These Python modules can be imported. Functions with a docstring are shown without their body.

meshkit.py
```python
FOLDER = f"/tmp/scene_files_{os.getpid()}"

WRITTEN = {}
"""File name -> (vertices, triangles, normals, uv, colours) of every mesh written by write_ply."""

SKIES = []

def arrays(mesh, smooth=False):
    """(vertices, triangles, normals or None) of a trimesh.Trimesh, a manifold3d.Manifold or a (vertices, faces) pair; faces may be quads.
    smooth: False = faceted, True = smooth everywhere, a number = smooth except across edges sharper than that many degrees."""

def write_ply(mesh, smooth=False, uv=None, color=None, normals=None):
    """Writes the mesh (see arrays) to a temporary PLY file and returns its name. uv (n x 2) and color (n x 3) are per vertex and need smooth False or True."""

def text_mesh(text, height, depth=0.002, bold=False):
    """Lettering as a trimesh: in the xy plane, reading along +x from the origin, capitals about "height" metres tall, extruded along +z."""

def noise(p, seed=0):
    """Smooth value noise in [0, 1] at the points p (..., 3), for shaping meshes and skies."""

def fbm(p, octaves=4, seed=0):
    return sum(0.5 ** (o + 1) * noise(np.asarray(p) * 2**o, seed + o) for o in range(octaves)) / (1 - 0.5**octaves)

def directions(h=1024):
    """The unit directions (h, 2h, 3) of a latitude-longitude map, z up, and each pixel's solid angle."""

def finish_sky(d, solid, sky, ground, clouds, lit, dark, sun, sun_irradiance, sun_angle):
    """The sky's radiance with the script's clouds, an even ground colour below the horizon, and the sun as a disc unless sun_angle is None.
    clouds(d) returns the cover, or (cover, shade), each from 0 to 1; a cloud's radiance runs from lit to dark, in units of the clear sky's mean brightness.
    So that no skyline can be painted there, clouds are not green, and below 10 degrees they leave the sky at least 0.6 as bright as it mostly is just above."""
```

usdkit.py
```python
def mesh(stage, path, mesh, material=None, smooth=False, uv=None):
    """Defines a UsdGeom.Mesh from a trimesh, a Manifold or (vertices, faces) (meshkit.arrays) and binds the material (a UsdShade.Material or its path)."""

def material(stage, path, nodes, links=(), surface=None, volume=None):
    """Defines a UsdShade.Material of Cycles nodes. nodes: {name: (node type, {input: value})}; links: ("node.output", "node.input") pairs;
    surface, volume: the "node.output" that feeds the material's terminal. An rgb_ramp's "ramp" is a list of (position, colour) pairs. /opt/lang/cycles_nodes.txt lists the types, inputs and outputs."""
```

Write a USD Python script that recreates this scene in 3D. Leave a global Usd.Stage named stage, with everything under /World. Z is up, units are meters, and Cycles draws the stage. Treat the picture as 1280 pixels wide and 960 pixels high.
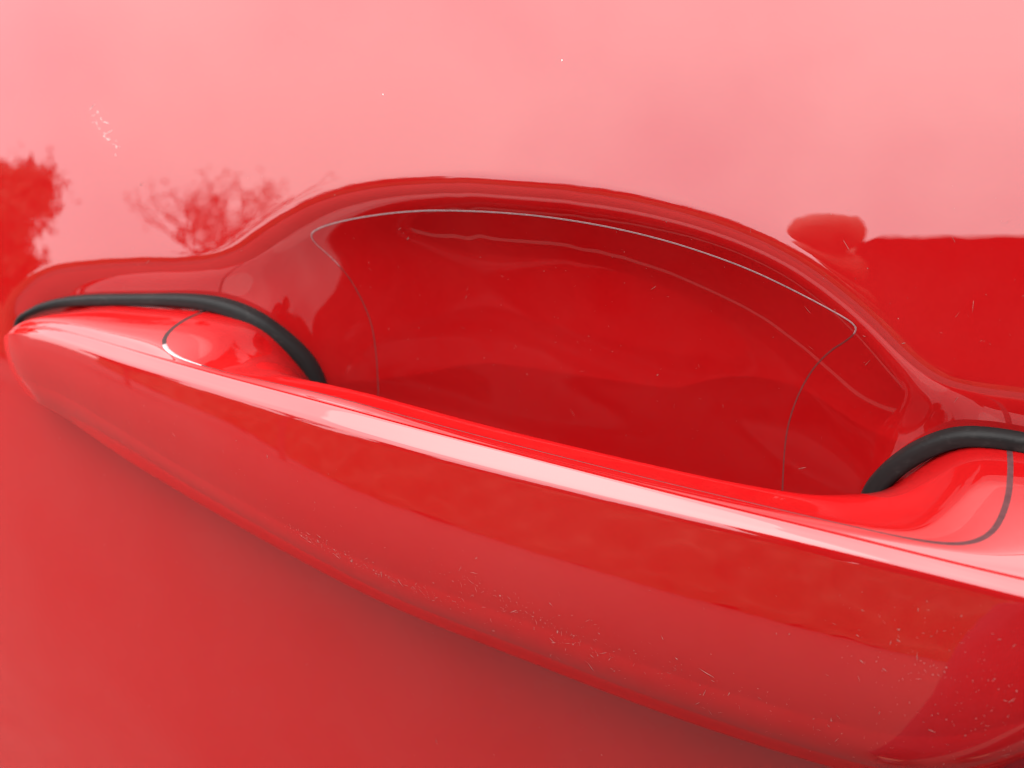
import math, random
import numpy as np, trimesh, usdkit, meshkit
import manifold3d as m3
from pxr import Usd, UsdGeom, UsdLux, UsdShade, Gf, Sdf, Vt
from scipy import ndimage
from scipy.interpolate import PchipInterpolator, RectBivariateSpline, BSpline, LinearNDInterpolator
from scipy.spatial import Delaunay
import shapely
from shapely.geometry import Polygon, LineString

stage = Usd.Stage.CreateInMemory()
UsdGeom.SetStageUpAxis(stage, UsdGeom.Tokens.z)
UsdGeom.SetStageMetersPerUnit(stage, 1.0)
UsdGeom.Xform.Define(stage, '/World')
stage.SetDefaultPrim(stage.GetPrimAtPath('/World'))

# ------------------------------------------------------------------ camera, sky, sun, exposure
TILT = math.radians(25)                      # the door leans back by this much at the handle
S, C = math.sin(TILT), math.cos(TILT)
HZ = 0.95                                    # height of the handle above the ground
def world(p):                                # door millimetres (along, up, out) -> world metres
    p = np.asarray(p, float)
    u, v, w = p[..., 0], p[..., 1], p[..., 2]
    return np.stack([u, S * v - C * w, C * v + S * w], -1) / 1000 + [0, 0, HZ]
def wdir(d):
    d = np.asarray(d, float)
    return np.array([d[0], S * d[1] - C * d[2], C * d[1] + S * d[2]])
RIGHT = wdir([0.90956525, 0.09253627, -0.40512725])
DOWN = wdir([0.15719653, -0.97906681, 0.12929593])
FWD = wdir([-0.38468208, -0.18128768, -0.90507153])
EYE = world([0, 0, 150])

EXPOSURE = 1.05
cam = UsdGeom.Camera.Define(stage, '/World/camera')
cam.CreateHorizontalApertureAttr(36.0); cam.CreateVerticalApertureAttr(27.0)
cam.CreateFocalLengthAttr(36.0 * 1050 / 1280)
cam.CreateClippingRangeAttr(Gf.Vec2f(0.004, 1000))
cam.CreateExposureAttr(EXPOSURE)
cam.CreateFStopAttr(17.0); cam.CreateFocusDistanceAttr(0.148)
M = np.eye(4); M[0, :3], M[1, :3], M[2, :3], M[3, :3] = RIGHT, -DOWN, -FWD, EYE
cam.AddTransformOp().Set(Gf.Matrix4d(M))

SUN_EL, SUN_AZ = math.radians(68), math.radians(-40)   # azimuth from -y (away from the door) towards +x
sun_dir = np.array([math.cos(SUN_EL) * math.sin(SUN_AZ), -math.cos(SUN_EL) * math.cos(SUN_AZ), math.sin(SUN_EL)])
sun = UsdLux.DistantLight.Define(stage, '/World/sun')
sun.CreateIntensityAttr(0.12); sun.CreateAngleAttr(48.0); sun.CreateNormalizeAttr(True)
sun.CreateColorAttr(Gf.Vec3f(1.0, 0.95, 0.88))
zc = sun_dir; xc = np.cross([0, 0, 1], zc); xc /= np.linalg.norm(xc); yc = np.cross(zc, xc)
M = np.eye(4); M[0, :3], M[1, :3], M[2, :3] = xc, yc, zc
sun.AddTransformOp().Set(Gf.Matrix4d(M))

SKY = 0.15
CLOUD = (17.2, 16.9, 16.9)                   # at the zenith; an overcast sky dims to well under half of that at the horizon
sky_mat = usdkit.material(stage, '/World/Looks/sky', {
    'sky': ('sky_texture', {'sky_type': 'single_scattering', 'sun_disc': False, 'sun_elevation': SUN_EL,
                            'sun_rotation': math.atan2(sun_dir[0], sun_dir[1]), 'aerosol_density': 2.0}),
    'tc': ('texture_coordinate', {}),
    'n': ('noise_texture', {'scale': 2.2, 'detail': 4.0, 'roughness': 0.5}),
    'r': ('rgb_ramp', {'ramp': [(0.3, (0.62,) * 3), (0.62, (1.0,) * 3)]}),
    'z': ('separate_xyz', {}), 'zc': ('math', {'math_type': 'maximum', 'value2': 0.0}), 'ov': ('math', {'math_type': 'multiply_add', 'value2': 0.6, 'value3': 0.4}),
    'cl': ('mix_color', {'blend_type': 'multiply', 'fac': 1.0, 'a': CLOUD, 'use_clamp': False}),
    'm': ('mix_color', {'use_clamp': False}),
    'bg': ('background_shader', {'strength': SKY}),
}, [('tc.generated', 'n.vector'), ('n.fac', 'r.fac'), ('r.color', 'm.fac'), ('sky.color', 'm.a'), ('tc.generated', 'z.vector'), ('z.z', 'zc.value1'), ('zc.value', 'ov.value1'), ('ov.value', 'cl.b'), ('cl.result', 'm.b'), ('m.result', 'bg.color')], surface='bg.background')
dome = UsdLux.DomeLight.Define(stage, '/World/sky')
UsdShade.MaterialBindingAPI.Apply(dome.GetPrim()).Bind(sky_mat)
dome.GetPrim().SetCustomDataByKey('kind', 'structure')

# ------------------------------------------------------------------ helpers
counts = {}
def numbered(path):
    n = counts.get(path, 0); counts[path] = n + 1
    return path if n == 0 else f'{path}_{n:03d}'
def tag(prim, label=None, cat=None, group=None, kind=None):
    prim = prim.GetPrim() if hasattr(prim, 'GetPrim') else prim
    for k, x in (('label', label), ('category', cat), ('group', group), ('kind', kind)):
        if x: prim.SetCustomDataByKey(k, x)
    return prim
def thing(name, label, cat, loc=(0, 0, 0)):
    x = UsdGeom.Xform.Define(stage, numbered('/World/' + name)); x.AddTranslateOp().Set(Gf.Vec3d(*map(float, loc)))
    tag(x, label, cat); return x.GetPrim()
def obj(name, mesh, mat, parent=None, smooth=False, normals=None):
    base = str(parent.GetPath()) if parent is not None else '/World'
    m = usdkit.mesh(stage, numbered(f'{base}/{name}'), mesh, mat, smooth)
    if normals is not None:
        m.CreateNormalsAttr(Vt.Vec3fArray.FromNumpy(np.asarray(normals, np.float32))); m.SetNormalsInterpolation('vertex')
    return m.GetPrim()
def tube(path, r, n=10, caps=True, squash=None):
    """A closed tube along a polyline; r may vary. squash: (normal directions, factor) flattens it."""
    p = np.asarray(path, float); r = np.broadcast_to(np.asarray(r, float), len(p))
    t = np.gradient(p, axis=0); t /= np.linalg.norm(t, axis=1, keepdims=True) + 1e-12
    ref = np.array([0, 0, 1.0]) if abs(t[0][2]) < 0.9 else np.array([1.0, 0, 0])
    a = np.cross(t[0], ref); a /= np.linalg.norm(a); A = []
    for i in range(len(p)):
        a = a - t[i] * (a @ t[i]); a /= np.linalg.norm(a); A.append(a)
    A = np.array(A); B = np.cross(t, A)
    th = np.arange(n) / n * 2 * math.pi
    v = (p[:, None] + r[:, None, None] * (np.cos(th)[None, :, None] * A[:, None] + np.sin(th)[None, :, None] * B[:, None])).reshape(-1, 3)
    f = []
    for i in range(len(p) - 1):
        for j in range(n):
            k = (j + 1) % n
            f += [[i * n + j, i * n + k, (i + 1) * n + k], [i * n + j, (i + 1) * n + k, (i + 1) * n + j]]
    if caps:
        v = np.vstack([v, p[0], p[-1]]); c0, c1 = len(v) - 2, len(v) - 1; e = (len(p) - 1) * n
        for j in range(n):
            k = (j + 1) % n; f += [[c0, k, j], [c1, e + j, e + k]]
    return trimesh.Trimesh(v, f, process=False)
def ribbon(path, nor, width, lift):
    """A thin strip lying along a polyline on a surface with the given normals (mm)."""
    p, n = np.asarray(path, float), np.asarray(nor, float); width = np.broadcast_to(width, len(p))
    t = np.gradient(p, axis=0); s = np.cross(n, t); s /= np.linalg.norm(s, axis=1, keepdims=True) + 1e-12
    prof = [(-1, -0.25), (-0.7, 0.6), (0, 1.0), (0.7, 0.6), (1, -0.25)]
    v = np.stack([p + s * (a * width[:, None] / 2) + n * lift * b for a, b in prof], 1).reshape(-1, 3); f = []
    for i in range(len(p) - 1):
        for j in range(4):
            a = i * 5 + j; f += [[a, a + 5, a + 6], [a, a + 6, a + 1]]
    return np.array(v), np.array(f)
def chaikin(p, n=3, closed=False):
    p = np.asarray(p, float)
    for _ in range(n):
        if closed:
            q = np.roll(p, -1, 0); p = np.stack([.75 * p + .25 * q, .25 * p + .75 * q], 1).reshape(-1, p.shape[1])
        else:
            a, b = p[:-1], p[1:]
            p = np.vstack([p[:1], np.stack([.75 * a + .25 * b, .25 * a + .75 * b], 1).reshape(-1, p.shape[1]), p[-1:]])
    return p
def resample(p, step, closed=False):
    p = np.asarray(p, float)
    if closed: p = np.vstack([p, p[:1]])
    d = np.r_[0, np.cumsum(np.linalg.norm(np.diff(p, axis=0), axis=1))]
    n = max(3, int(round(d[-1] / step))); s = np.linspace(0, d[-1], n + 1)
    q = np.stack([np.interp(s, d, p[:, k]) for k in range(p.shape[1])], 1)
    return q[:-1] if closed else q
def patch(poly, pts, step):
    """Delaunay triangles of a 2-D region: its boundary is kept to the letter, pts fill its inside."""
    rings = [poly.exterior] + list(poly.interiors)
    edge = np.vstack([resample(np.array(r.coords)[:-1], step, True) for r in rings])
    inner = poly.buffer(-0.55 * step)
    p = np.vstack([edge, pts[shapely.contains_xy(inner, pts[:, 0], pts[:, 1])]])
    tri = Delaunay(p).simplices; c = p[tri].mean(1)
    tri = tri[shapely.contains_xy(poly, c[:, 0], c[:, 1])]
    a, b, d = p[tri[:, 0]], p[tri[:, 1]], p[tri[:, 2]]
    area = (b[:, 0] - a[:, 0]) * (d[:, 1] - a[:, 1]) - (b[:, 1] - a[:, 1]) * (d[:, 0] - a[:, 0])
    tri = tri[np.abs(area) > 1e-7]; area = area[np.abs(area) > 1e-7]
    tri[area < 0] = tri[area < 0][:, ::-1]
    used = np.unique(tri); new = np.zeros(len(p), int); new[used] = np.arange(len(used))
    return p[used], new[tri]

# ------------------------------------------------------------------ materials
def speckled(path, base, rough, coat, coat_ior, peel=0.008, spec=0.0, dust=0.5):
    return usdkit.material(stage, path, {
        'tc': ('texture_coordinate', {}),
        'n': ('noise_texture', {'scale': 260.0, 'detail': 1.0}),
        'b': ('bump', {'strength': 1.0, 'distance': peel * 1e-3}),
        'd': ('noise_texture', {'scale': 30.0, 'detail': 5.0, 'roughness': 0.65}),
        'dr': ('map_range', {'from_min': 0.35, 'from_max': 0.8, 'to_min': 0.0, 'to_max': 0.012 * dust, 'clamp': True}),
        'mx': ('mix_color', {'a': base, 'b': (0.75, 0.68, 0.62)}),
        'xyz': ('separate_xyz', {}), 'fu': ('math', {'math_type': 'multiply_add', 'value2': 0.7, 'value3': 0.0}), 'fs': ('math', {'math_type': 'add'}),
        'fr': ('map_range', {'from_min': -0.265, 'from_max': -0.36, 'to_min': 0.0, 'to_max': 0.012, 'clamp': True}), 'fm': ('mapping', {'scale': (50.0, 110.0, 60.0), 'rotation': (0.0, 0.0, 0.5)}),
        'fn': ('noise_texture', {'scale': 1.0, 'detail': 4.0}), 'fx': ('math', {'math_type': 'multiply'}), 'fa': ('math', {'math_type': 'add'}),
        'rr': ('map_range', {'from_min': 0.3, 'from_max': 0.8, 'to_min': 0.006, 'to_max': 0.012, 'clamp': True}),
        'p': ('principled_bsdf', {'roughness': rough, 'specular_ior_level': spec, 'coat_weight': coat, 'coat_ior': coat_ior}),
    }, [('tc.object', 'n.vector'), ('tc.object', 'd.vector'), ('n.fac', 'b.height'), ('b.normal', 'p.coat_normal'), ('d.fac', 'dr.value'),
        ('tc.object', 'xyz.vector'), ('xyz.x', 'fu.value1'), ('fu.value', 'fs.value1'), ('xyz.y', 'fs.value2'), ('fs.value', 'fr.value'), ('tc.object', 'fm.vector'), ('fm.vector', 'fn.vector'),
        ('fr.result', 'fx.value1'), ('fn.fac', 'fx.value2'), ('fx.value', 'fa.value1'), ('dr.result', 'fa.value2'), ('fa.value', 'mx.fac'), ('mx.result', 'p.base_color'), ('d.fac', 'rr.value'), ('rr.result', 'p.coat_roughness')], surface='p.BSDF')
RED = (0.222, 0.0021, 0.0027)
paint = speckled('/World/Looks/red_paint', RED, 0.45, 1.0, 1.86)
def plain(name, color, rough=0.5, spec=0.5, metallic=0.0, noise=0.0, scale=40.0, coat=0.0):
    nodes = {'tc': ('texture_coordinate', {}), 'n': ('noise_texture', {'scale': scale, 'detail': 4.0}),
             'mx': ('mix_color', {'a': tuple(c * (1 - noise) for c in color), 'b': tuple(min(1, c * (1 + noise)) for c in color)}),
             'p': ('principled_bsdf', {'roughness': rough, 'specular_ior_level': spec, 'metallic': metallic, 'coat_weight': coat})}
    return usdkit.material(stage, '/World/Looks/' + name, nodes, [('tc.object', 'n.vector'), ('n.fac', 'mx.fac'), ('mx.result', 'p.base_color')], surface='p.BSDF')
rubber = usdkit.material(stage, '/World/Looks/black_rubber', {
    'tc': ('texture_coordinate', {}), 'n': ('noise_texture', {'scale': 900.0, 'detail': 5.0, 'roughness': 0.7}),
    'n2': ('noise_texture', {'scale': 90.0, 'detail': 2.0}),
    'r': ('rgb_ramp', {'ramp': [(0.0, (0.007,) * 3), (0.56, (0.009, 0.008, 0.008)), (0.66, (0.02, 0.018, 0.017)), (0.8, (0.11, 0.1, 0.09))]}),
    'm': ('math', {'math_type': 'multiply_add', 'value2': 0.45, 'value3': 0.0}), 'a': ('math', {'math_type': 'multiply_add', 'value2': 0.55}),
    'b': ('bump', {'strength': 0.25, 'distance': 0.0003}),
    'p': ('principled_bsdf', {'roughness': 0.45, 'specular_ior_level': 0.17}),
}, [('tc.object', 'n.vector'), ('tc.object', 'n2.vector'), ('n2.fac', 'm.value1'), ('n.fac', 'a.value1'), ('m.value', 'a.value3'), ('a.value', 'r.fac'),
    ('r.color', 'p.base_color'), ('n.fac', 'b.height'), ('b.normal', 'p.normal')], surface='p.BSDF')
seam_lit = plain('lit_seam', (0.24, 0.115, 0.115), 0.5, 0.3, noise=0.7, scale=1500)
seam_glint = plain('glint_trim', (0.3, 0.22, 0.22), 0.12, 1.0, noise=0.6, scale=700, coat=1.0)  # pale glossy stretch of the joint, a glint put into the colour
seam_dull = plain('dull_trim', (0.075, 0.026, 0.028), 0.7, 0.15, noise=0.5, scale=900)
seam_black = plain('black_gap', (0.02, 0.008, 0.008), 0.5, 0.3)
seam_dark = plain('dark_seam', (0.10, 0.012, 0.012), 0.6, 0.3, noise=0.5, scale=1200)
lint_mat = plain('white_lint', (0.62, 0.5, 0.48), 0.8, 0.2, noise=0.3, scale=2000)
dust_mat = plain('pale_dust', (0.21, 0.08, 0.072), 0.8, 0.2, noise=0.7, scale=3000)

# ------------------------------------------------------------------ the door's surface: w = height(u, v), millimetres
OUT = [(-217.7, -45.9), (-217.4, -37.1), (-213.4, -31.2), (-205.5, -25.5), (-195.0, -21.5), (-169.8, -17.3), (-147.0, -15.0), (-136.4, -11.7), (-126.5, -5.0),
       (-116.0, 0.8), (-103.9, 4.7), (-88.7, 7.0), (-74.5, 8.0), (-57.8, 7.9), (-42.2, 6.8), (-27.6, 4.1), (-16.3, 0.4), (-6.6, -4.9), (0.4, -10.1), (6.0, -15.1),
       (11.2, -18.3), (17.0, -18.9), (23.6, -18.6), (34, -18.5), (48, -20), (58, -26), (62, -38), (61, -52), (54, -63), (40, -68), (10, -70), (-60, -70), (-130, -62), (-185, -54), (-208, -51)]
OUTLINE = chaikin(OUT, 3, True)
G = 0.4
gu, gv = np.arange(-250, 100.01, G), np.arange(-120, 50.01, G)
UU, VV = np.meshgrid(gu, gv, indexing='ij')
def signed(line):
    m = shapely.contains_xy(Polygon(line), UU, VV)
    d = ndimage.distance_transform_edt(m) * G - ndimage.distance_transform_edt(~m) * G
    return ndimage.gaussian_filter(d, 1.1 / G)
def smoother(x):
    x = np.clip(x, 0, 1); return x * x * x * (x * (6 * x - 15) + 10)
d1 = signed(OUTLINE)
def smax(a, b, k): return 0.5 * (a + b + np.sqrt((a - b) ** 2 + k * k))
def smin(a, b, k): return 0.5 * (a + b - np.sqrt((a - b) ** 2 + k * k))
# a floor that leans outwards and curls up at both ends, two shallow ledges for the handle's feet, and a steep rolled rim
side = np.maximum(0, np.abs(UU + 58) - 22)
floor = smax(-9.5 + np.clip(0.50 - 0.0012 * (UU + 58), 0.42, 0.58) * (VV - 2) + 0.0032 * np.minimum(VV - 2, 0) ** 2 + 0.0062 * side ** 2, -32.0, 4.0)
floor = smin(floor, -6.0, 6.0)
wall = -1.65 * 0.75 * np.logaddexp(0, (d1 - 1.3) / 0.75)
field = ndimage.gaussian_filter(smax(floor, wall, 9.0 * (1 - np.exp(wall / 2.8)) + 0.01), 0.7 / G)
field = field * smoother((d1 + 4) / 4)
field = ndimage.gaussian_filter(field, 0.8 / G)
recess = RectBivariateSpline(gu, gv, field, kx=3, ky=3)
def height(u, v):
    u, v = np.asarray(u, float), np.asarray(v, float)
    base = -(v - 15) ** 2 / 1900 - (u + 60) ** 2 / 7000
    inside = (u > -245) & (u < 95) & (v > -115) & (v < 45)
    return base + np.where(inside, recess.ev(np.clip(u, -245, 95), np.clip(v, -115, 45)), 0)
def surf_normal(u, v, e=0.15):
    gx = (height(u + e, v) - height(u - e, v)) / (2 * e); gy = (height(u, v + e) - height(u, v - e)) / (2 * e)
    n = np.stack([-gx, -gy, np.ones_like(gx)], -1); return n / np.linalg.norm(n, axis=-1, keepdims=True)
def on_door(p2, lift=0.0):
    p2 = np.asarray(p2, float); p = np.column_stack([p2, height(p2[:, 0], p2[:, 1])])
    return p + lift * surf_normal(p2[:, 0], p2[:, 1])

door = thing('car_door', 'glossy red car door with a scooped recess behind its painted pull handle', 'car door', (0, 0, HZ))
x = UsdGeom.Xformable(door); x.AddRotateXOp().Set(90 - math.degrees(TILT))
MM = 1e-3                                     # the door's own frame is (along, up, out) in metres

CUP = [(-108.2, -48.2), (-109.3, -42.5), (-108.9, -32.2), (-108.7, -24.2), (-111.2, -15.0), (-114.2, -10.2), (-116.9, -7.1), (-116.8, -5.2), (-114.1, -3.6), (-108.1, -1.6), (-98.3, 0.6), (-88.7, 2.0), (-81.4, 2.5), (-72.4, 2.9), (-62.1, 2.9), (-50.7, 2.2), (-39.7, 0.8), (-30.7, -1.0), (-21.8, -3.3), (-13.1, -6.4), (-6.0, -9.2), (-3.6, -10.4), (-3.0, -11.5), (-4.2, -13.4), (-7.3, -16.4), (-10.3, -21.5), (-12.4, -28.8), (-13.0, -35.8), (-12.3, -45.0), (-11.5, -50.7)]
CUPLINE = chaikin(CUP, 3, True)
cup_poly = Polygon(CUPLINE)
hx = np.arange(-240, 90, 0.8)
fine = np.array([(a + (j % 2) * 0.4, b) for j, b in enumerate(np.arange(-112, 45, 0.7)) for a in hx])
mid = np.array([(a, b) for a in np.arange(-760, 420, 12.0) for b in np.arange(-460, 262, 12.0)])
mid = mid[~((mid[:, 0] > -250) & (mid[:, 0] < 100) & (mid[:, 1] > -122) & (mid[:, 1] < 55))]
dense = resample(CUPLINE, 0.45, True)
rng = np.random.default_rng(5)
near = np.vstack([np.array(cup_poly.buffer(r).exterior.coords)[::1] for r in (0.7, 1.4, -0.7, -1.4)])
pts = np.vstack([fine, mid, near])
panel_poly = Polygon([(-760, -460), (420, -460), (420, 262), (-760, 262)], [np.array(cup_poly.buffer(0.14).exterior.coords)])
p, f = patch(panel_poly, pts, 0.5)
obj('outer_panel', (on_door(p) * MM, f), paint, door, normals=surf_normal(p[:, 0], p[:, 1]))
p, f = patch(cup_poly.buffer(-0.14), pts, 0.5)
obj('recess_cup', (on_door(p) * MM, f), paint, door, normals=surf_normal(p[:, 0], p[:, 1]))
# the gap round the cup: painted pale on top where its edge catches light, dark down both sides
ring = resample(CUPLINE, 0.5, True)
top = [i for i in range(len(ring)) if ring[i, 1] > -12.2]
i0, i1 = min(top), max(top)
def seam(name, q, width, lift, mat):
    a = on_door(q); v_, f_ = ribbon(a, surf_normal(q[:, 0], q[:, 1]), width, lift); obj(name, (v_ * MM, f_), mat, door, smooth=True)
seam('cup_seam', ring[i0:i1 + 1], 0.29, 0.09, seam_lit)
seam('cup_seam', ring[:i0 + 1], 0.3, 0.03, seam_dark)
seam('cup_seam', ring[i1:], 0.34, 0.03, seam_dark)

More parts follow.
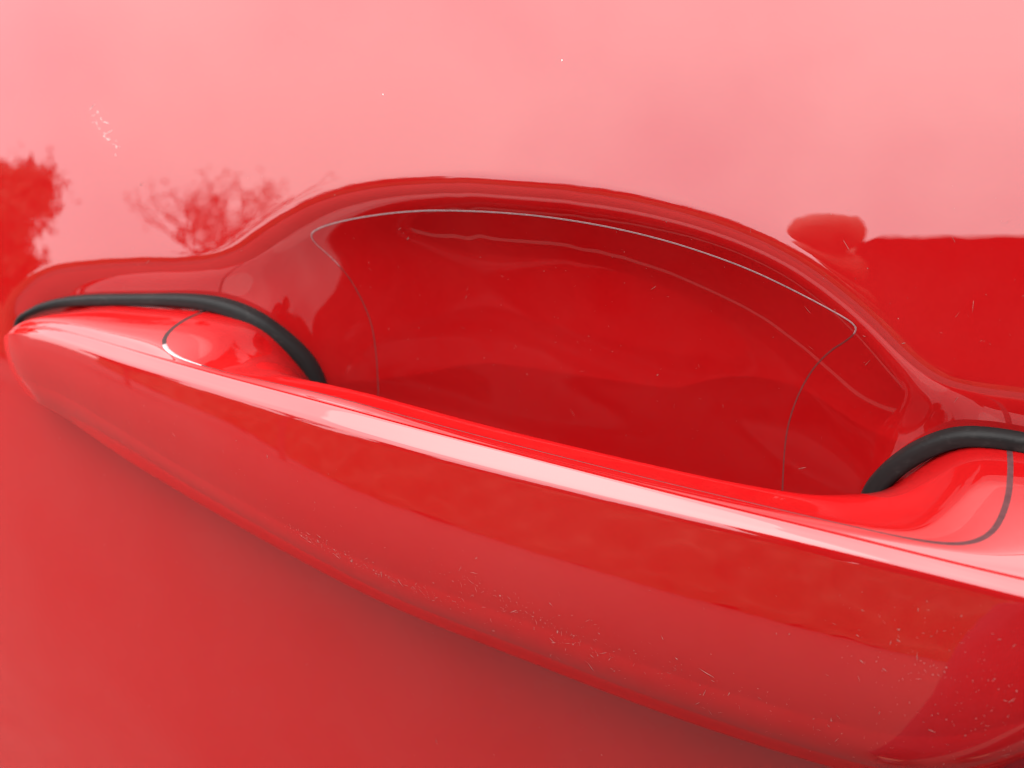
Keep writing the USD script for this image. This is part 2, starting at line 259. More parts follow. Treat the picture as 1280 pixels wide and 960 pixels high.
# ------------------------------------------------------------------ the handle: a lofted skin S(u, k)
# rows from the foot over the ridge to the underside; each (u, v, w) along the handle
def row(*k):
    k = np.array(k, float)
    return PchipInterpolator(k[:, 0], k[:, 1]), PchipInterpolator(k[:, 0], k[:, 2])
ROWS = [
    row((-212.0, -30.5, -5.0), (-201.0, -30.2, -5.5), (-190.0, -29.6, -6.0), (-167.0, -27.6, -7.0), (-145.0, -26.2, -7.0), (-136.0, -27.0, -7.0), (-130.0, -30.0, -9.0), (-126.5, -36.0, -14.0), (-121.0, -43.0, -15.0), (-108.0, -46.0, -3.0), (-95.0, -46.0, 1.0), (-60.0, -46.0, 1.0), (-25.0, -46.0, 1.0), (-8.0, -46.0, -4.0), (1.0, -43.0, -15.0), (6.0, -41.0, -15.0), (9.0, -36.5, -12.0), (13.0, -31.0, -9.0), (18.0, -27.5, -7.0), (25.0, -27.2, -7.0), (60.0, -27.5, -7.0)),
    row((-212.0, -31.0, -1.0), (-190.0, -30.2, -2.0), (-167.0, -28.3, -1.5), (-145.0, -27.0, -1.0), (-136.0, -28.0, -1.0), (-128.0, -31.0, -2.0), (-121.0, -33.5, -2.0), (-108.0, -34.5, 4.0), (-95.0, -34.2, 6.5), (-60.0, -36.0, 8.0), (-25.0, -37.12, 8.0), (-8.0, -37.48, 5.0), (1.0, -37.4, 1.0), (8.0, -36.0, -1.0), (13.0, -32.4, -1.0), (18.0, -28.6, -1.0), (25.0, -28.0, -1.0), (60.0, -28.4, -1.0)),
    row((-212.0, -30.5, 3.0), (-190.0, -31.0, 5.5), (-167.0, -30.8, 9.0), (-147.0, -30.7, 10.5), (-128.0, -34.62, 13.29), (-96.0, -33.64, 16.08), (-79.0, -34.69, 16.48), (-53.0, -36.34, 16.19), (-18.0, -37.57, 16.3), (1.0, -37.79, 16.3), (25.0, -37.07, 14.3), (60.0, -36.0, 10.1)),
    row((-212.0, -32.68, 5.03), (-190.0, -33.08, 7.43), (-167.0, -32.76, 11.1), (-147.0, -33.53, 13.63), (-128.0, -34.81, 15.59), (-96.0, -35.07, 19.11), (-79.0, -35.97, 19.86), (-53.0, -37.23, 20.12), (-18.0, -38.66, 20.25), (1.0, -39.1, 20.27), (25.0, -40.26, 18.84), (60.0, -40.64, 14.24)),
    row((-212.0, -33.22, 5.42), (-190.0, -33.8, 7.83), (-167.0, -33.57, 11.55), (-147.0, -34.42, 14.09), (-128.0, -35.19, 16.47), (-96.0, -35.74, 19.78), (-79.0, -36.59, 20.59), (-53.0, -37.75, 20.93), (-18.0, -39.23, 21.02), (1.0, -39.72, 21.01), (25.0, -41.19, 19.29), (60.0, -41.64, 14.46)),
    row((-212.0, -33.51, 5.8), (-190.0, -34.01, 8.3), (-167.0, -33.72, 12.09), (-147.0, -34.52, 14.69), (-128.0, -34.92, 16.89), (-96.0, -35.63, 20.28), (-79.0, -36.43, 21.08), (-53.0, -37.52, 21.39), (-18.0, -39.01, 21.5), (1.0, -39.51, 21.5), (25.0, -41.01, 19.9), (60.0, -41.61, 15.1)),
    row((-212.0, -34.33, 6.51), (-190.0, -34.83, 9.01), (-167.0, -35.02, 12.99), (-147.0, -36.01, 15.72), (-128.0, -36.41, 17.92), (-96.0, -37.42, 21.44), (-79.0, -38.22, 22.24), (-53.0, -39.26, 22.6), (-18.0, -40.26, 22.58), (1.0, -40.57, 22.45), (25.0, -42.07, 20.92), (60.0, -43.17, 16.55)),
    row((-212.0, -35.0, 7.2), (-190.0, -35.5, 9.7), (-167.0, -36.0, 13.8), (-147.0, -37.1, 16.6), (-128.0, -37.5, 18.8), (-96.0, -38.7, 22.4), (-79.0, -39.5, 23.2), (-53.0, -40.5, 23.6), (-18.0, -41.2, 23.5), (1.0, -41.4, 23.3), (25.0, -42.9, 21.8), (60.0, -44.3, 17.7)),
    row((-212.0, -36.3, 7.22), (-190.0, -36.8, 9.72), (-167.0, -37.3, 13.82), (-147.0, -38.4, 16.62), (-128.0, -38.8, 18.82), (-96.0, -40.0, 22.42), (-79.0, -40.8, 23.22), (-53.0, -41.8, 23.62), (-18.0, -42.5, 23.52), (1.0, -42.7, 23.32), (25.0, -44.2, 21.82), (60.0, -45.6, 17.72)),
    row((-212.0, -39.8, 7.15), (-190.0, -40.3, 9.65), (-167.0, -40.8, 13.75), (-147.0, -42.8, 16.55), (-128.0, -44.3, 18.75), (-96.0, -46.7, 22.32), (-79.0, -47.8, 23.12), (-53.0, -49.3, 23.52), (-18.0, -50.8, 23.42), (1.0, -51.5, 23.22), (25.0, -52.3, 21.72), (60.0, -52.3, 17.62)),
    row((-212.0, -43.5, 6.6), (-190.0, -44.0, 9.1), (-167.0, -46.0, 13.2), (-147.0, -48.5, 16.0), (-128.0, -50.0, 18.2), (-96.0, -55.0, 22.05), (-79.0, -57.0, 22.85), (-53.0, -59.0, 23.25), (-18.0, -60.5, 23.15), (1.0, -61.0, 22.95), (25.0, -62.0, 21.45), (60.0, -61.0, 17.35)),
    row((-212.0, -49.5, 5.0), (-190.0, -50.0, 7.5), (-167.0, -54.0, 10.5), (-147.0, -58.5, 13.3), (-128.0, -62.0, 15.5), (-96.0, -67.0, 19.2), (-79.0, -69.5, 20.1), (-53.0, -71.0, 20.5), (-18.0, -73.5, 20.5), (1.0, -74.0, 20.1), (25.0, -74.0, 18.5), (60.0, -68.0, 14.5)),
    row((-212.0, -54.01, 2.62), (-190.0, -54.51, 5.12), (-167.0, -60.56, 6.48), (-147.0, -65.14, 7.81), (-128.0, -68.68, 9.58), (-96.0, -73.41, 12.93), (-79.0, -75.81, 13.83), (-53.0, -77.75, 13.95), (-18.0, -80.14, 14.02), (1.0, -80.43, 13.83), (25.0, -79.04, 13.27), (60.0, -75.32, 8.23)),
    row((-212.0, -54.94, 2.15), (-190.0, -55.44, 4.65), (-167.0, -61.94, 5.65), (-147.0, -66.54, 6.65), (-128.0, -70.09, 8.33), (-96.0, -74.75, 11.6), (-79.0, -77.13, 12.5), (-53.0, -79.17, 12.56), (-18.0, -81.54, 12.65), (1.0, -81.78, 12.5), (25.0, -80.08, 12.17), (60.0, -76.86, 6.9)),
    row((-212.0, -55.04, 2.06), (-190.0, -55.54, 4.56), (-167.0, -62.04, 5.56), (-147.0, -66.64, 6.56), (-128.0, -70.19, 8.24), (-96.0, -74.85, 11.51), (-79.0, -77.23, 12.41), (-53.0, -79.27, 12.47), (-18.0, -81.64, 12.56), (1.0, -81.88, 12.41), (25.0, -80.18, 12.08), (60.0, -76.96, 6.81)),
    row((-212.0, -54.65, 1.1), (-190.0, -55.15, 3.6), (-167.0, -61.65, 4.6), (-147.0, -66.25, 5.6), (-128.0, -69.8, 7.28), (-96.0, -74.47, 10.55), (-79.0, -76.84, 11.45), (-53.0, -78.88, 11.51), (-18.0, -81.25, 11.6), (1.0, -81.5, 11.45), (25.0, -79.79, 11.12), (60.0, -76.58, 5.85)),
    row((-212.0, -46.0, -3.0), (-190.0, -51.0, -3.0), (-167.0, -56.0, -3.0), (-122.0, -66.0, -2.0), (-79.0, -72.0, -1.0), (-18.0, -77.0, -1.0), (25.0, -75.0, -2.0), (60.0, -70.0, -2.0)),
]
NR = len(ROWS); DEG = 3
KN = np.r_[[0] * DEG, np.linspace(0, NR - 1, NR - DEG + 1), [NR - 1] * DEG]
UL, UR = -210.5, 58.0
def cap(u, a, end):
    x = np.clip((a - u) / (a - end), 0, 1); return np.sqrt(np.maximum(1 - x ** 2.2, 1e-6))
def skin(u, k):
    u, k = np.asarray(u, float), np.asarray(k, float)
    g_top, g_low = cap(u, -174, UL), cap(u, -188, UL)
    gr, gb = cap(u, 38, UR), cap(u, 8, UR - 18)
    B = BSpline(KN, np.eye(NR), DEG)(np.clip(k, 0, NR - 1))
    v = np.zeros_like(u); w = np.zeros_like(u)
    for i, (fv, fw) in enumerate(ROWS):
        vi, wi = fv(u), fw(u)
        g = g_top if i < 8 else g_low
        vi = -45 + (vi + 45) * g; wi = -2 + (wi + 2) * g_low
        e = gb if i >= 10 else gr
        vi = -46 + (vi + 46) * e; wi = -2 + (wi + 2) * gr
        v += B[..., i] * vi; w += B[..., i] * wi
    return np.stack([u, v, w], -1)
# smooth the rows along the handle so that reflections run without kinks
su = np.linspace(UL, UR, 1400)
def smooth_rows(sig):
    out = []
    for i, (fv, fw) in enumerate(ROWS):
        s_ = sig[i] / (su[1] - su[0])
        a = np.linspace(-240, 90, 2600); h = 330 / 2599
        cv = ndimage.gaussian_filter1d(fv(np.clip(a, -212, 60)), sig[i] / h, mode='nearest'); cw = ndimage.gaussian_filter1d(fw(np.clip(a, -212, 60)), sig[i] / h, mode='nearest')
        out.append((lambda u, a=a, c=cv: np.interp(u, a, c), lambda u, a=a, c=cw: np.interp(u, a, c)))
    return out
ROWS = smooth_rows([1.6, 2.2, 6, 11, 11, 11, 11, 11, 11, 12, 12, 12, 8, 8, 8, 8, 8])
QK = 9.0                                      # one row step counts as this many millimetres in the flat pattern
def skin_normal(u, k):
    e, d = 0.06, 0.01
    ul, uh = np.maximum(u - e, UL + 1e-3), np.minimum(u + e, UR - 1e-3)
    kl, kh = np.maximum(k - d, 0), np.minimum(k + d, NR - 1)
    n = np.cross(skin(u, kl) - skin(u, kh), skin(uh, k) - skin(ul, k))
    n = -n
    return n / (np.linalg.norm(n, axis=-1, keepdims=True) + 1e-15)
# the joint between outer shell and grip, in the flat pattern (u, row): up at both ends, along row 2 between
SEAM = [(-148.5, 0.0), (-147.0, 0.9), (-143.0, 1.65), (-137.5, 2.06), (-131, 2.12), (-123, 2.05), (-110, 2.0), (-96, 1.95), (-73, 1.95), (-21, 1.95), (0, 2.0), (9, 2.0), (15, 1.85), (19.5, 1.45), (22.0, 0.9), (22.6, 0.45), (22.7, 0.0)]
SEAMLINE = chaikin(np.array(SEAM) * [1, QK], 3)
flat_u = np.r_[UL + 0.02 + np.linspace(0, 1, 40) ** 2 * 9.9, np.arange(UL + 10.5, UR - 8, 0.9), UR - 0.02 - np.linspace(1, 0, 30) ** 2 * 7.5]
flat_k = np.arange(0, (NR - 1) * QK + 1e-6, 0.55)
grid = np.array([(a, b) for a in flat_u for b in flat_k])
L0, L1, KT = UL + 0.01, UR - 0.01, (NR - 1) * QK
grip_poly = Polygon(np.vstack([SEAMLINE, [[SEAMLINE[-1, 0], 0]]])).buffer(0)
shell_poly = Polygon([(L0, 0), (L1, 0), (L1, KT), (L0, KT)]).difference(grip_poly.buffer(0.01)).buffer(0)
def hmesh(name, poly, mat, parent):
    p_, f_ = patch(poly, grid, 0.6)
    k = p_[:, 1] / QK
    return obj(name, (skin(p_[:, 0], k) * MM, f_[:, ::-1]), mat, parent, normals=skin_normal(p_[:, 0], k))
handle = hmesh('pull_handle', shell_poly, paint, door)
hmesh('inner_grip', grip_poly, paint, handle)
sl = resample(SEAMLINE, 0.5)
a, n = skin(sl[:, 0], sl[:, 1] / QK), skin_normal(sl[:, 0], sl[:, 1] / QK)
keep = np.r_[True, np.linalg.norm(np.diff(a, axis=0), axis=1) > 0.05]; a, n = a[keep], n[keep]
wd = np.interp(a[:, 0], [-145, -133, -120, -20, 5, 14, 22, 23], [1.1, 0.5, 0.22, 0.18, 0.25, 0.6, 0.9, 0.9])
jd = np.argmax(sl[keep, 1] > 1.55 * QK)
j0, j1 = np.argmax(a[:, 0] > -129), np.argmax(a[:, 0] > 6)
for nm, sl_, mat_, lift in (('trim_line', slice(0, jd + 1), seam_black, .03), ('trim_line', slice(jd, j0 + 1), seam_glint, .09), ('trim_line', slice(j0, j1 + 1), seam_dull, .05), ('trim_line', slice(j1, None), seam_dull, .03)):
    v_, f_ = ribbon(a[sl_], n[sl_], wd[sl_], lift); obj(nm, (v_ * MM, f_), mat_, handle, smooth=True)

# rubber gaskets round the two feet
def gasket(path, r):
    q = chaikin(path, 3); q = resample(q, 0.8)
    rr = np.interp(np.linspace(0, 1, len(q)), np.linspace(0, 1, len(r)), r)
    c = on_door(q, 0.15); n_ = surf_normal(q[:, 0], q[:, 1])
    t = np.gradient(c, axis=0); t /= np.linalg.norm(t, axis=1, keepdims=True); s_ = np.cross(n_, t); s_ /= np.linalg.norm(s_, axis=1, keepdims=True)
    th = np.arange(16) / 16 * 2 * math.pi
    ct, st_ = np.cos(th), np.sin(th); sq = lambda z: np.sign(z) * np.abs(z) ** 0.75
    v_ = c[:, None] + rr[:, None, None] * (sq(ct)[None, :, None] * s_[:, None] + 1.25 * sq(st_)[None, :, None] * n_[:, None])
    f_ = []
    for i in range(len(c) - 1):
        for j in range(16):
            k = (j + 1) % 16; f_ += [[i * 16 + j, (i + 1) * 16 + k, i * 16 + k], [i * 16 + j, (i + 1) * 16 + j, (i + 1) * 16 + k]]
    return (v_.reshape(-1, 3) * MM, np.array(f_))
obj('rubber_gasket', gasket([(-215.6, -41.7), (-214.6, -37.1), (-210.8, -34.5), (-203.7, -31.4), (-191.8, -28.7), (-168.7, -25.8), (-152.6, -24.0), (-143.2, -24.1), (-135.1, -26.3), (-129.5, -31.0), (-125.7, -36.1), (-123.9, -41.1), (-123.0, -46.1), (-120, -52)],
                            [0.6, 0.8, 1.1, 1.35, 1.5, 1.5, 1.5, 1.6, 1.8, 2.2, 2.5, 2.6, 2.6, 2.6]), rubber, handle, smooth=True)
obj('rubber_gasket', gasket([(2, -54), (3.9, -45.6), (4.2, -41.7), (5.4, -38.0), (8.0, -33.7), (11.2, -29.9), (14.9, -26.9), (18.8, -25.9), (24.5, -25.9), (29.1, -26.4), (40, -28.5), (52, -33), (57, -40)],
                            [1.9, 1.9, 1.9, 1.9, 1.8, 1.7, 1.7, 1.7, 1.6, 1.4, 1.2]), rubber, handle, smooth=True)

# dust and fibres lying on the paint
def flakes(p_, n_, size, seed):
    r = np.random.default_rng(seed); V, F = [], []
    for c, n1, s_ in zip(p_, n_, size):
        t = r.normal(size=3); t -= n1 * (t @ n1); t /= np.linalg.norm(t); b = np.cross(n1, t)
        el = r.choice([1.2, 2.6, 6.5], p=[.45, .33, .22])
        ang = np.sort(r.uniform(0, 2 * math.pi, 6)); rad = s_ * r.uniform(.5, 1.1, 6); o = len(V)
        for a_, q in zip(ang, rad): V.append(c + t * math.cos(a_) * q * el + b * math.sin(a_) * q / math.sqrt(el) + n1 * 0.004)
        V.append(c + n1 * s_ * 0.3)
        F += [[o + j, o + (j + 1) % 6, o + 6] for j in range(6)]
    return np.array(V) * MM, np.array(F)
r = np.random.default_rng(11)
q = np.column_stack([r.uniform(-215, 40, 330), r.uniform(-150, 45, 330)])
q = np.vstack([q, np.column_stack([r.normal(18, 12, 60), r.normal(-4, 9, 60)]), np.column_stack([r.uniform(-110, 5, 160), r.uniform(-42, 4, 160)])])
q = q[(q[:, 1] < 8) | (q[:, 0] > 5)]; q = q[q[:, 1] < 14]
tag(obj('dust', flakes(on_door(q), surf_normal(q[:, 0], q[:, 1]), r.lognormal(-2.5, .5, len(q)), 3), dust_mat, door), kind='stuff')
lint = np.vstack([np.column_stack([np.linspace(-182, -172.5, 22) + r.normal(0, .9, 22), np.linspace(19, 9.5, 22) + r.normal(0, 1.0, 22)]), [(-98, 24), (15, 39.5), (-60, 31)]])
tag(obj('lint', flakes(on_door(lint), surf_normal(lint[:, 0], lint[:, 1]), r.lognormal(-1.75, .4, len(lint)), 8), lint_mat, door), kind='stuff')
def cluster(n_, u0, k0, u1, k1, su_, sk):
    t = r.uniform(0, 1, n_); return np.column_stack([u0 + (u1 - u0) * t + r.normal(0, su_, n_), k0 + (k1 - k0) * t + r.normal(0, sk, n_)])
q = np.vstack([cluster(340, -102, 11.15, -62, 11.3, 3, .09), cluster(180, -62, 10.6, -36, 11.2, 4, .14), cluster(300, -60, 11.0, 20, 11.3, 9, .35), cluster(220, 8, 8.8, 24, 10.4, 6, .45), cluster(200, -205, 10.4, 40, 10.8, 5, .8)])
q = q[(q[:, 0] > -207) & (q[:, 0] < 45) & (q[:, 1] > 2.6) & (q[:, 1] < 12.6)]
tag(obj('dust', flakes(skin(q[:, 0], q[:, 1]), skin_normal(q[:, 0], q[:, 1]), r.lognormal(-2.8, .55, len(q)), 4), dust_mat, handle), kind='stuff')

# above the frame: the door's window with its trim, mirrored in the top of the handle
glass_mat = plain('tinted_glass', (0.015, 0.018, 0.02), 0.02, 0.9)
trim_mat = plain('black_trim', (0.012, 0.012, 0.013), 0.3, 0.5)
def slab(u0, u1, a, b, t, name, mat):
    (v0, w0), (v1, w1) = a, b
    d = np.array([v1 - v0, w1 - w0], float); d /= np.linalg.norm(d); nn = np.array([-d[1], d[0]]) * t
    prof = [(v0, w0), (v1, w1), (v1 - nn[0], w1 - nn[1]), (v0 - nn[0], w0 - nn[1])]
    V = np.array([(u, *q_) for u in (u0, u1) for q_ in prof]) * MM
    F = [[0, 1, 5], [0, 5, 4], [1, 2, 6], [1, 6, 5], [2, 3, 7], [2, 7, 6], [3, 0, 4], [3, 4, 7], [0, 3, 2], [0, 2, 1], [4, 5, 6], [4, 6, 7]]
    obj(name, (V, F), mat, door)
slab(-760, 420, (262, -32), (282, -30), 10, 'window_trim', trim_mat)
slab(-740, 400, (282, -36), (640, -110), 4, 'window_pane', glass_mat)

# below the frame: the rest of the car that the door hangs on
def carbox(name, lo, hi, mat):
    bm = trimesh.creation.box(np.subtract(hi, lo)); V = np.array(bm.vertices) + (np.array(lo) + np.array(hi)) / 2 - [0, 0, HZ]
    obj(name, (np.column_stack([V[:, 0], S * V[:, 1] + C * V[:, 2], -C * V[:, 1] + S * V[:, 2]]), bm.faces), mat, door)
carbox('underbody', (-1.7, -0.02, 0.17), (1.7, 1.6, 0.50), trim_mat)
carbox('sill', (-1.3, -0.075, 0.19), (1.1, -0.02, 0.455), paint)

# ------------------------------------------------------------------ around the car: what the paint mirrors
road_mat = usdkit.material(stage, '/World/Looks/asphalt', {
    'tc': ('texture_coordinate', {}), 'n': ('noise_texture', {'scale': 1.5, 'detail': 6.0, 'roughness': 0.6}), 'n2': ('noise_texture', {'scale': 180.0, 'detail': 3.0}),
    'x': ('separate_xyz', {}), 'e': ('math', {'math_type': 'multiply_add', 'value2': 1.1}), 'g': ('map_range', {'from_min': -2.2, 'from_max': 0.0, 'to_min': 0.0, 'to_max': 1.0, 'clamp': True}),
    'c': ('mix_color', {'a': (0.078, 0.073, 0.066), 'b': (0.062, 0.058, 0.052)}), 'm': ('mix_color', {'blend_type': 'multiply', 'fac': 0.5}),  # darker towards the car: shade beside it mixed into the colour
    'p': ('principled_bsdf', {'roughness': 0.9, 'specular_ior_level': 0.2}),
}, [('tc.object', 'n.vector'), ('tc.object', 'n2.vector'), ('tc.object', 'x.vector'), ('n.fac', 'e.value1'), ('x.y', 'e.value3'), ('e.value', 'g.value'), ('g.result', 'c.fac'),
    ('c.result', 'm.a'), ('n2.fac', 'm.b'), ('m.result', 'p.base_color')], surface='p.BSDF')
gm = trimesh.creation.box([400, 400, 0.2]); gm.apply_translation([0, 0, -0.1])
tag(obj('ground', gm, road_mat), kind='structure')
bark = plain('bark', (0.10, 0.08, 0.065), 0.9, 0.2, noise=0.4, scale=6)
leaf = plain('foliage', (0.05, 0.07, 0.03), 0.6, 0.3, noise=0.5, scale=2)
def place(az, dist): return (math.sin(math.radians(az)) * dist, -math.cos(math.radians(az)) * dist, 0.0)
def tree(name, label, loc, h, seed, leaves, spread=0.5, leaf_size=0.12):
    r = random.Random(seed); segs, tips = [], []
    def grow(p, d, ln, rad, lv):
        n_ = 4; path = [p]
        for _ in range(n_):
            d = d + np.array([r.gauss(0, .14), r.gauss(0, .14), r.gauss(0.04, .1)]); d /= np.linalg.norm(d); p = p + d * ln / n_; path.append(p)
        segs.append(tube(path, np.linspace(rad, rad * .6, n_ + 1), 6 if lv < 2 else 4, caps=False))
        if lv >= 2: tips.extend(path[1:])
        if lv < 4:
            for _ in range(r.choice([3, 3, 4]) if lv else 5):
                e = np.array([r.gauss(0, spread), r.gauss(0, spread), r.uniform(.1, .8)]); e = d * .5 + e; e /= np.linalg.norm(e)
                grow(path[r.choice([2, 3, 4])], e, ln * r.uniform(.55, .8), rad * .55, lv + 1)
    grow(np.zeros(3), np.array([0, 0, 1.0]), h * .36, h * .022, 0)
    t = thing(name, label, 'tree', loc); obj('trunk', trimesh.util.concatenate(segs), bark, t, smooth=True)
    if leaves:
        g = np.random.default_rng(seed); P = np.array(tips); c = P[g.integers(0, len(P), leaves)] + g.normal(0, leaf_size * 2.2, (leaves, 3))
        a_ = g.normal(size=(leaves, 3)); b_ = g.normal(size=(leaves, 3))
        a_ *= leaf_size / np.linalg.norm(a_, axis=1, keepdims=True); b_ *= leaf_size * .6 / np.linalg.norm(b_, axis=1, keepdims=True)
        V = np.stack([c - a_, c - b_, c + a_, c + b_], 1).reshape(-1, 3); o = np.arange(leaves)[:, None] * 4
        obj('crown', (V, np.hstack([o, o + 1, o + 2, o + 3])), leaf, t)
tree('tree', 'slender tree with thin open branches mirrored in the upper door', place(-46.5, 15), 7.4, 4, 1200, .5, .06)
tree('tree', 'broad dense tree mirrored at the left edge of the door', place(-61, 15), 4.9, 9, 40000, .6, .09)
row = [(-35, 25, 5.0, 'low leafy tree in the thickened far row, leftmost beyond the hedge'), (-28, 25, 8.6, 'leafy tree in the thickened far row, second from the left beyond the hedge'),  # far row: extra trees and height added to block low sky light
       (-20, 26, 9.6, 'leafy tree in the thickened far row, third from the left beyond the hedge'), (-13, 25, 9.4, 'leafy tree in the thickened far row, just left of the one opposite the handle'),
       (-5, 25, 10.0, 'leafy tree in the thickened far row, straight out from the door handle'), (3, 24, 9.6, 'leafy tree in the thickened far row, just right of the one opposite the handle'),
       (11, 25, 10.2, 'leafy tree in the thickened far row, fourth from its right end'), (19, 24, 9.8, 'leafy tree in the thickened far row, third from its right end'),
       (27, 24, 10.4, 'leafy tree in the thickened far row, second from its right end'), (36, 22, 9.5, 'leafy tree at the right end of the thickened far row'),
       (-88, 10, 4.6, 'small near tree at the far left beside the car'), (-106, 11, 5.6, 'tree at the far left, farther back along the car'),
       (52, 10, 7.5, 'added tall near tree at the right, closest to the hedge'), (68, 9, 7.5, 'added tall near tree at the right, middle of three'), (84, 9, 7.5, 'added tall near tree at the far right beside the car')]  # the three right-hand trees are added, unseen, to darken that side
for i, (az, d_, h, lab) in enumerate(row):
    tree('tree', lab, place(az, d_), h, 20 + i, 12000, .6, .2)
hm = trimesh.creation.box([70, 1.4, 3.4]); hm = hm.subdivide_to_size(0.45)  # hedge made taller to cut off more of the low sky
V = np.array(hm.vertices); V += (meshkit.noise(V * 1.7, 3)[:, None] - .5) * [0.5, 0.5, 0.9]; hm = trimesh.Trimesh(V, hm.faces, process=False); hm.apply_translation([-4, -19, 1.6])
hd = thing('hedge', 'long clipped dark green hedge running across the far side', 'hedge')
obj('foliage', hm, leaf, hd)

# ------------------------------------------------------------------ the phone that takes the picture, and who holds it
def cam_to_world(p): p = np.asarray(p, float) / 1000; return EYE + p[..., 0:1] * RIGHT + p[..., 1:2] * DOWN + p[..., 2:3] * FWD
def rounded(x0, x1, y0, y1, z0, z1, rad, e):
    hull = [m3.Manifold.sphere(e, 12).translate((x, y, z)) for x in (x0 + e, x1 - e) for y in (y0 + e, y1 - e) for z in (z0 + e, z1 - e)]
    hull += [m3.Manifold.cylinder(z1 - z0 - 2 * e, rad, rad, 32).translate((x, y, z0 + e)) for x in (x0 + rad, x1 - rad) for y in (y0 + rad, y1 - rad)]
    return None
def phone_body():
    cs = m3.CrossSection([[(-9 + 9, -4 + 9), (129 - 9, -4 + 9), (129 - 9, 62 - 9), (-9 + 9, 62 - 9)]]).offset(9, m3.JoinType.Round, 2, 48)
    b = cs.extrude(7.0).translate((0, 0, -10)); m = b.to_mesh(); return trimesh.Trimesh(cam_to_world(m.vert_properties[:, :3]), m.tri_verts, process=False)
dark_phone = plain('dark_phone', (0.02, 0.02, 0.022), 0.3, 0.4)
screen = plain('phone_screen', (0.01, 0.01, 0.012), 0.08, 0.5)
ph = thing('phone', 'dark phone held level in front of the red door', 'phone')
obj('case', phone_body(), dark_phone, ph)
sm = trimesh.creation.box([112, 60, 0.4]); sm.apply_translation([60, 29, -10.35]); sm.vertices = cam_to_world(np.array(sm.vertices)); obj('screen', sm, screen, ph)

skin_mat = plain('skin', (0.32, 0.16, 0.10), 0.55, 0.4, noise=0.08, scale=20)
cloth = plain('dark_jacket', (0.035, 0.036, 0.045), 0.9, 0.2, noise=0.3, scale=30)
trousers = plain('dark_trousers', (0.03, 0.035, 0.05), 0.9, 0.2, noise=0.3, scale=30)
hair_mat = plain('hair', (0.03, 0.02, 0.015), 0.6, 0.4, noise=0.3, scale=60)
shoe_mat = plain('shoes', (0.02, 0.02, 0.02), 0.5, 0.4)
def bones(chains, edge, seg=20, it=12):
    parts = []
    for ch in chains:
        for (a_, ra), (b_, rb) in zip(ch[:-1], ch[1:]):
            parts.append(m3.Manifold.batch_hull([m3.Manifold.sphere(ra, seg).translate(tuple(map(float, a_))), m3.Manifold.sphere(rb, seg).translate(tuple(map(float, b_)))]))
    m = m3.Manifold.batch_boolean(parts, m3.OpType.Add).refine_to_length(edge).to_mesh()
    t = trimesh.Trimesh(m.vert_properties[:, :3], m.tri_verts); trimesh.smoothing.filter_taubin(t, iterations=it); return t
A = np.array
lw, rw = cam_to_world([-38, 78, -70]), cam_to_world([150, 85, -75])
def hand(wr, side):
    """palm behind the phone's end, four fingers over its back edge and a thumb, in camera millimetres"""
    X = lambda x_, y_, z_: cam_to_world([x_, y_, z_])
    if side < 0:
        ex, palm = -9, [(-25, 48, -22), (-22, 14, -15)]
        fing = [[(-26, 6, -26), (-31, -2, -14), (-24, -6, -3), (-10, -6.5, 1)], [(-27, 18, -26), (-32, 10, -10), (-23, 8, 1), (-9, 8, 2)], [(-26, 32, -28), (-31, 26, -10), (-24, 23, 1), (-9, 23, 2)], [(-24, 46, -30), (-28, 42, -12), (-22, 38, 1), (-14, 37, 3)]]
        thumb = [(-30, 52, -38), (-14, 42, -26), (4, 30, -18)]
    else:
        palm = [(147, 55, -30), (147, 20, -28)]
        fing = [[(146, 8, -26), (150, -4, -12), (142, -14, -4), (128, -15, -5)], [(147, 22, -26), (150, 16, -8), (142, 12, 2), (132, 12, 2)], [(147, 38, -28), (150, 34, -8), (143, 32, 2), (132, 32, 2)], [(146, 52, -30), (149, 52, -10), (143, 50, 1), (134, 50, 1)]]
        thumb = [(148, 56, -38), (134, 44, -26), (116, 30, -18)]
    ch = [[(wr, .026), (X(*palm[0]), .020), (X(*palm[1]), .016)]]
    for fch in fing:
        ch.append([(X(*palm[1 if fch[0][1] < 28 else 0]), .014)] + [(X(*q_), .0095 - .0007 * i) for i, q_ in enumerate(fch)])
    ch.append([(X(*palm[0]), .015)] + [(X(*q_), .0115 - .0008 * i) for i, q_ in enumerate(thumb)])
    return ch
pel, che, neck = A([.34, -.53, .95]), A([.42, -.51, 1.26]), A([.46, -.49, 1.40])
hd_c = A([.47, -.45, 1.55])
shl, shr = A([.25, -.52, 1.33]), A([.63, -.48, 1.36])
ell, elr = A([.15, -.42, 1.06]), A([.56, -.30, 1.06])
kl, kr, al, ar = A([.19, -.47, .50]), A([.44, -.49, .50]), A([.18, -.53, .09]), A([.46, -.55, .09])
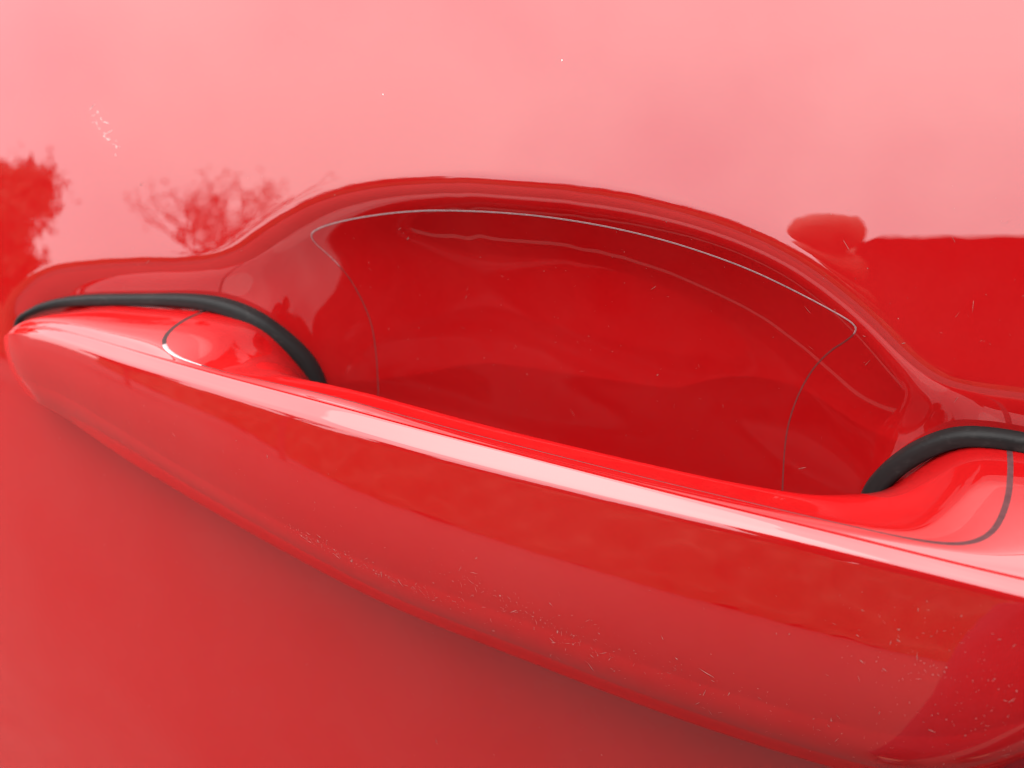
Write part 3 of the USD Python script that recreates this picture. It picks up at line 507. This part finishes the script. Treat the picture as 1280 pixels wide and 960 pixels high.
chains = [[(pel, .14), (che, .145), (neck + [0, 0, -.06], .09), (neck, .06), (hd_c + [0, 0, -.06], .06)],
          [(hd_c + [0, 0, .03], .095), (hd_c + [0, .03, -.07], .062)], [(hd_c + [0, .085, 0.0], .014), (hd_c + [0, .106, -.03], .013)],
          [(hd_c + [-.092, -.01, -.02], .014), (hd_c + [-.095, -.012, .02], .014)], [(hd_c + [.092, -.01, -.02], .014), (hd_c + [.095, -.012, .02], .014)],
          [(hd_c + [-.025, .092, -.072], .010), (hd_c + [.025, .092, -.072], .010)],
          [(che + [0, 0, .07], .11), (shl, .065), (ell, .048), (lw, .03)], [(che + [0, 0, .07], .11), (shr, .065), (elr, .048), (rw, .03)],
          [(pel, .14), (pel + [-.09, 0, -.08], .10), (kl, .062), (al, .042), (al + [0, .15, -.05], .034)], [(pel, .14), (pel + [.09, 0, -.08], .10), (kr, .062), (ar, .042), (ar + [0, .15, -.05], .034)]]
person = thing('person', 'standing person in dark jacket and trousers holding the phone up to the door', 'person')
obj('body', bones(chains + hand(lw, -1) + hand(rw, 1), .012, 16, 6), skin_mat, person, smooth=True)
def thick(chs, g): return [[(a_, r_ + g) for a_, r_ in ch] for ch in chs]
obj('jacket', bones(thick([[(pel + [0, 0, -.02], .14), (che, .145), (neck + [0, 0, -.07], .085)], [(che + [0, 0, .07], .11), (shl, .065), (ell, .052), (lw + (ell - lw) * .22, .034)], [(che + [0, 0, .07], .11), (shr, .065), (elr, .052), (rw + (elr - rw) * .22, .034)]], .014), .02), cloth, person, smooth=True)
obj('trousers', bones(thick([[(pel, .13), (pel + [-.09, 0, -.08], .10), (kl, .065), (al + [0, 0, .02], .052)], [(pel, .13), (pel + [.09, 0, -.08], .10), (kr, .065), (ar + [0, 0, .02], .052)]], .012), .02), trousers, person, smooth=True)
obj('hair', bones([[(hd_c + [0, -.022, .05], .10), (hd_c + [0, -.035, -.02], .088)]], .012), hair_mat, person, smooth=True)
for a_ in (al, ar): obj('shoe', bones([[(a_ + [0, -.02, -.04], .05), (a_ + [0, .15, -.045], .045)]], .012), shoe_mat, person, smooth=True)
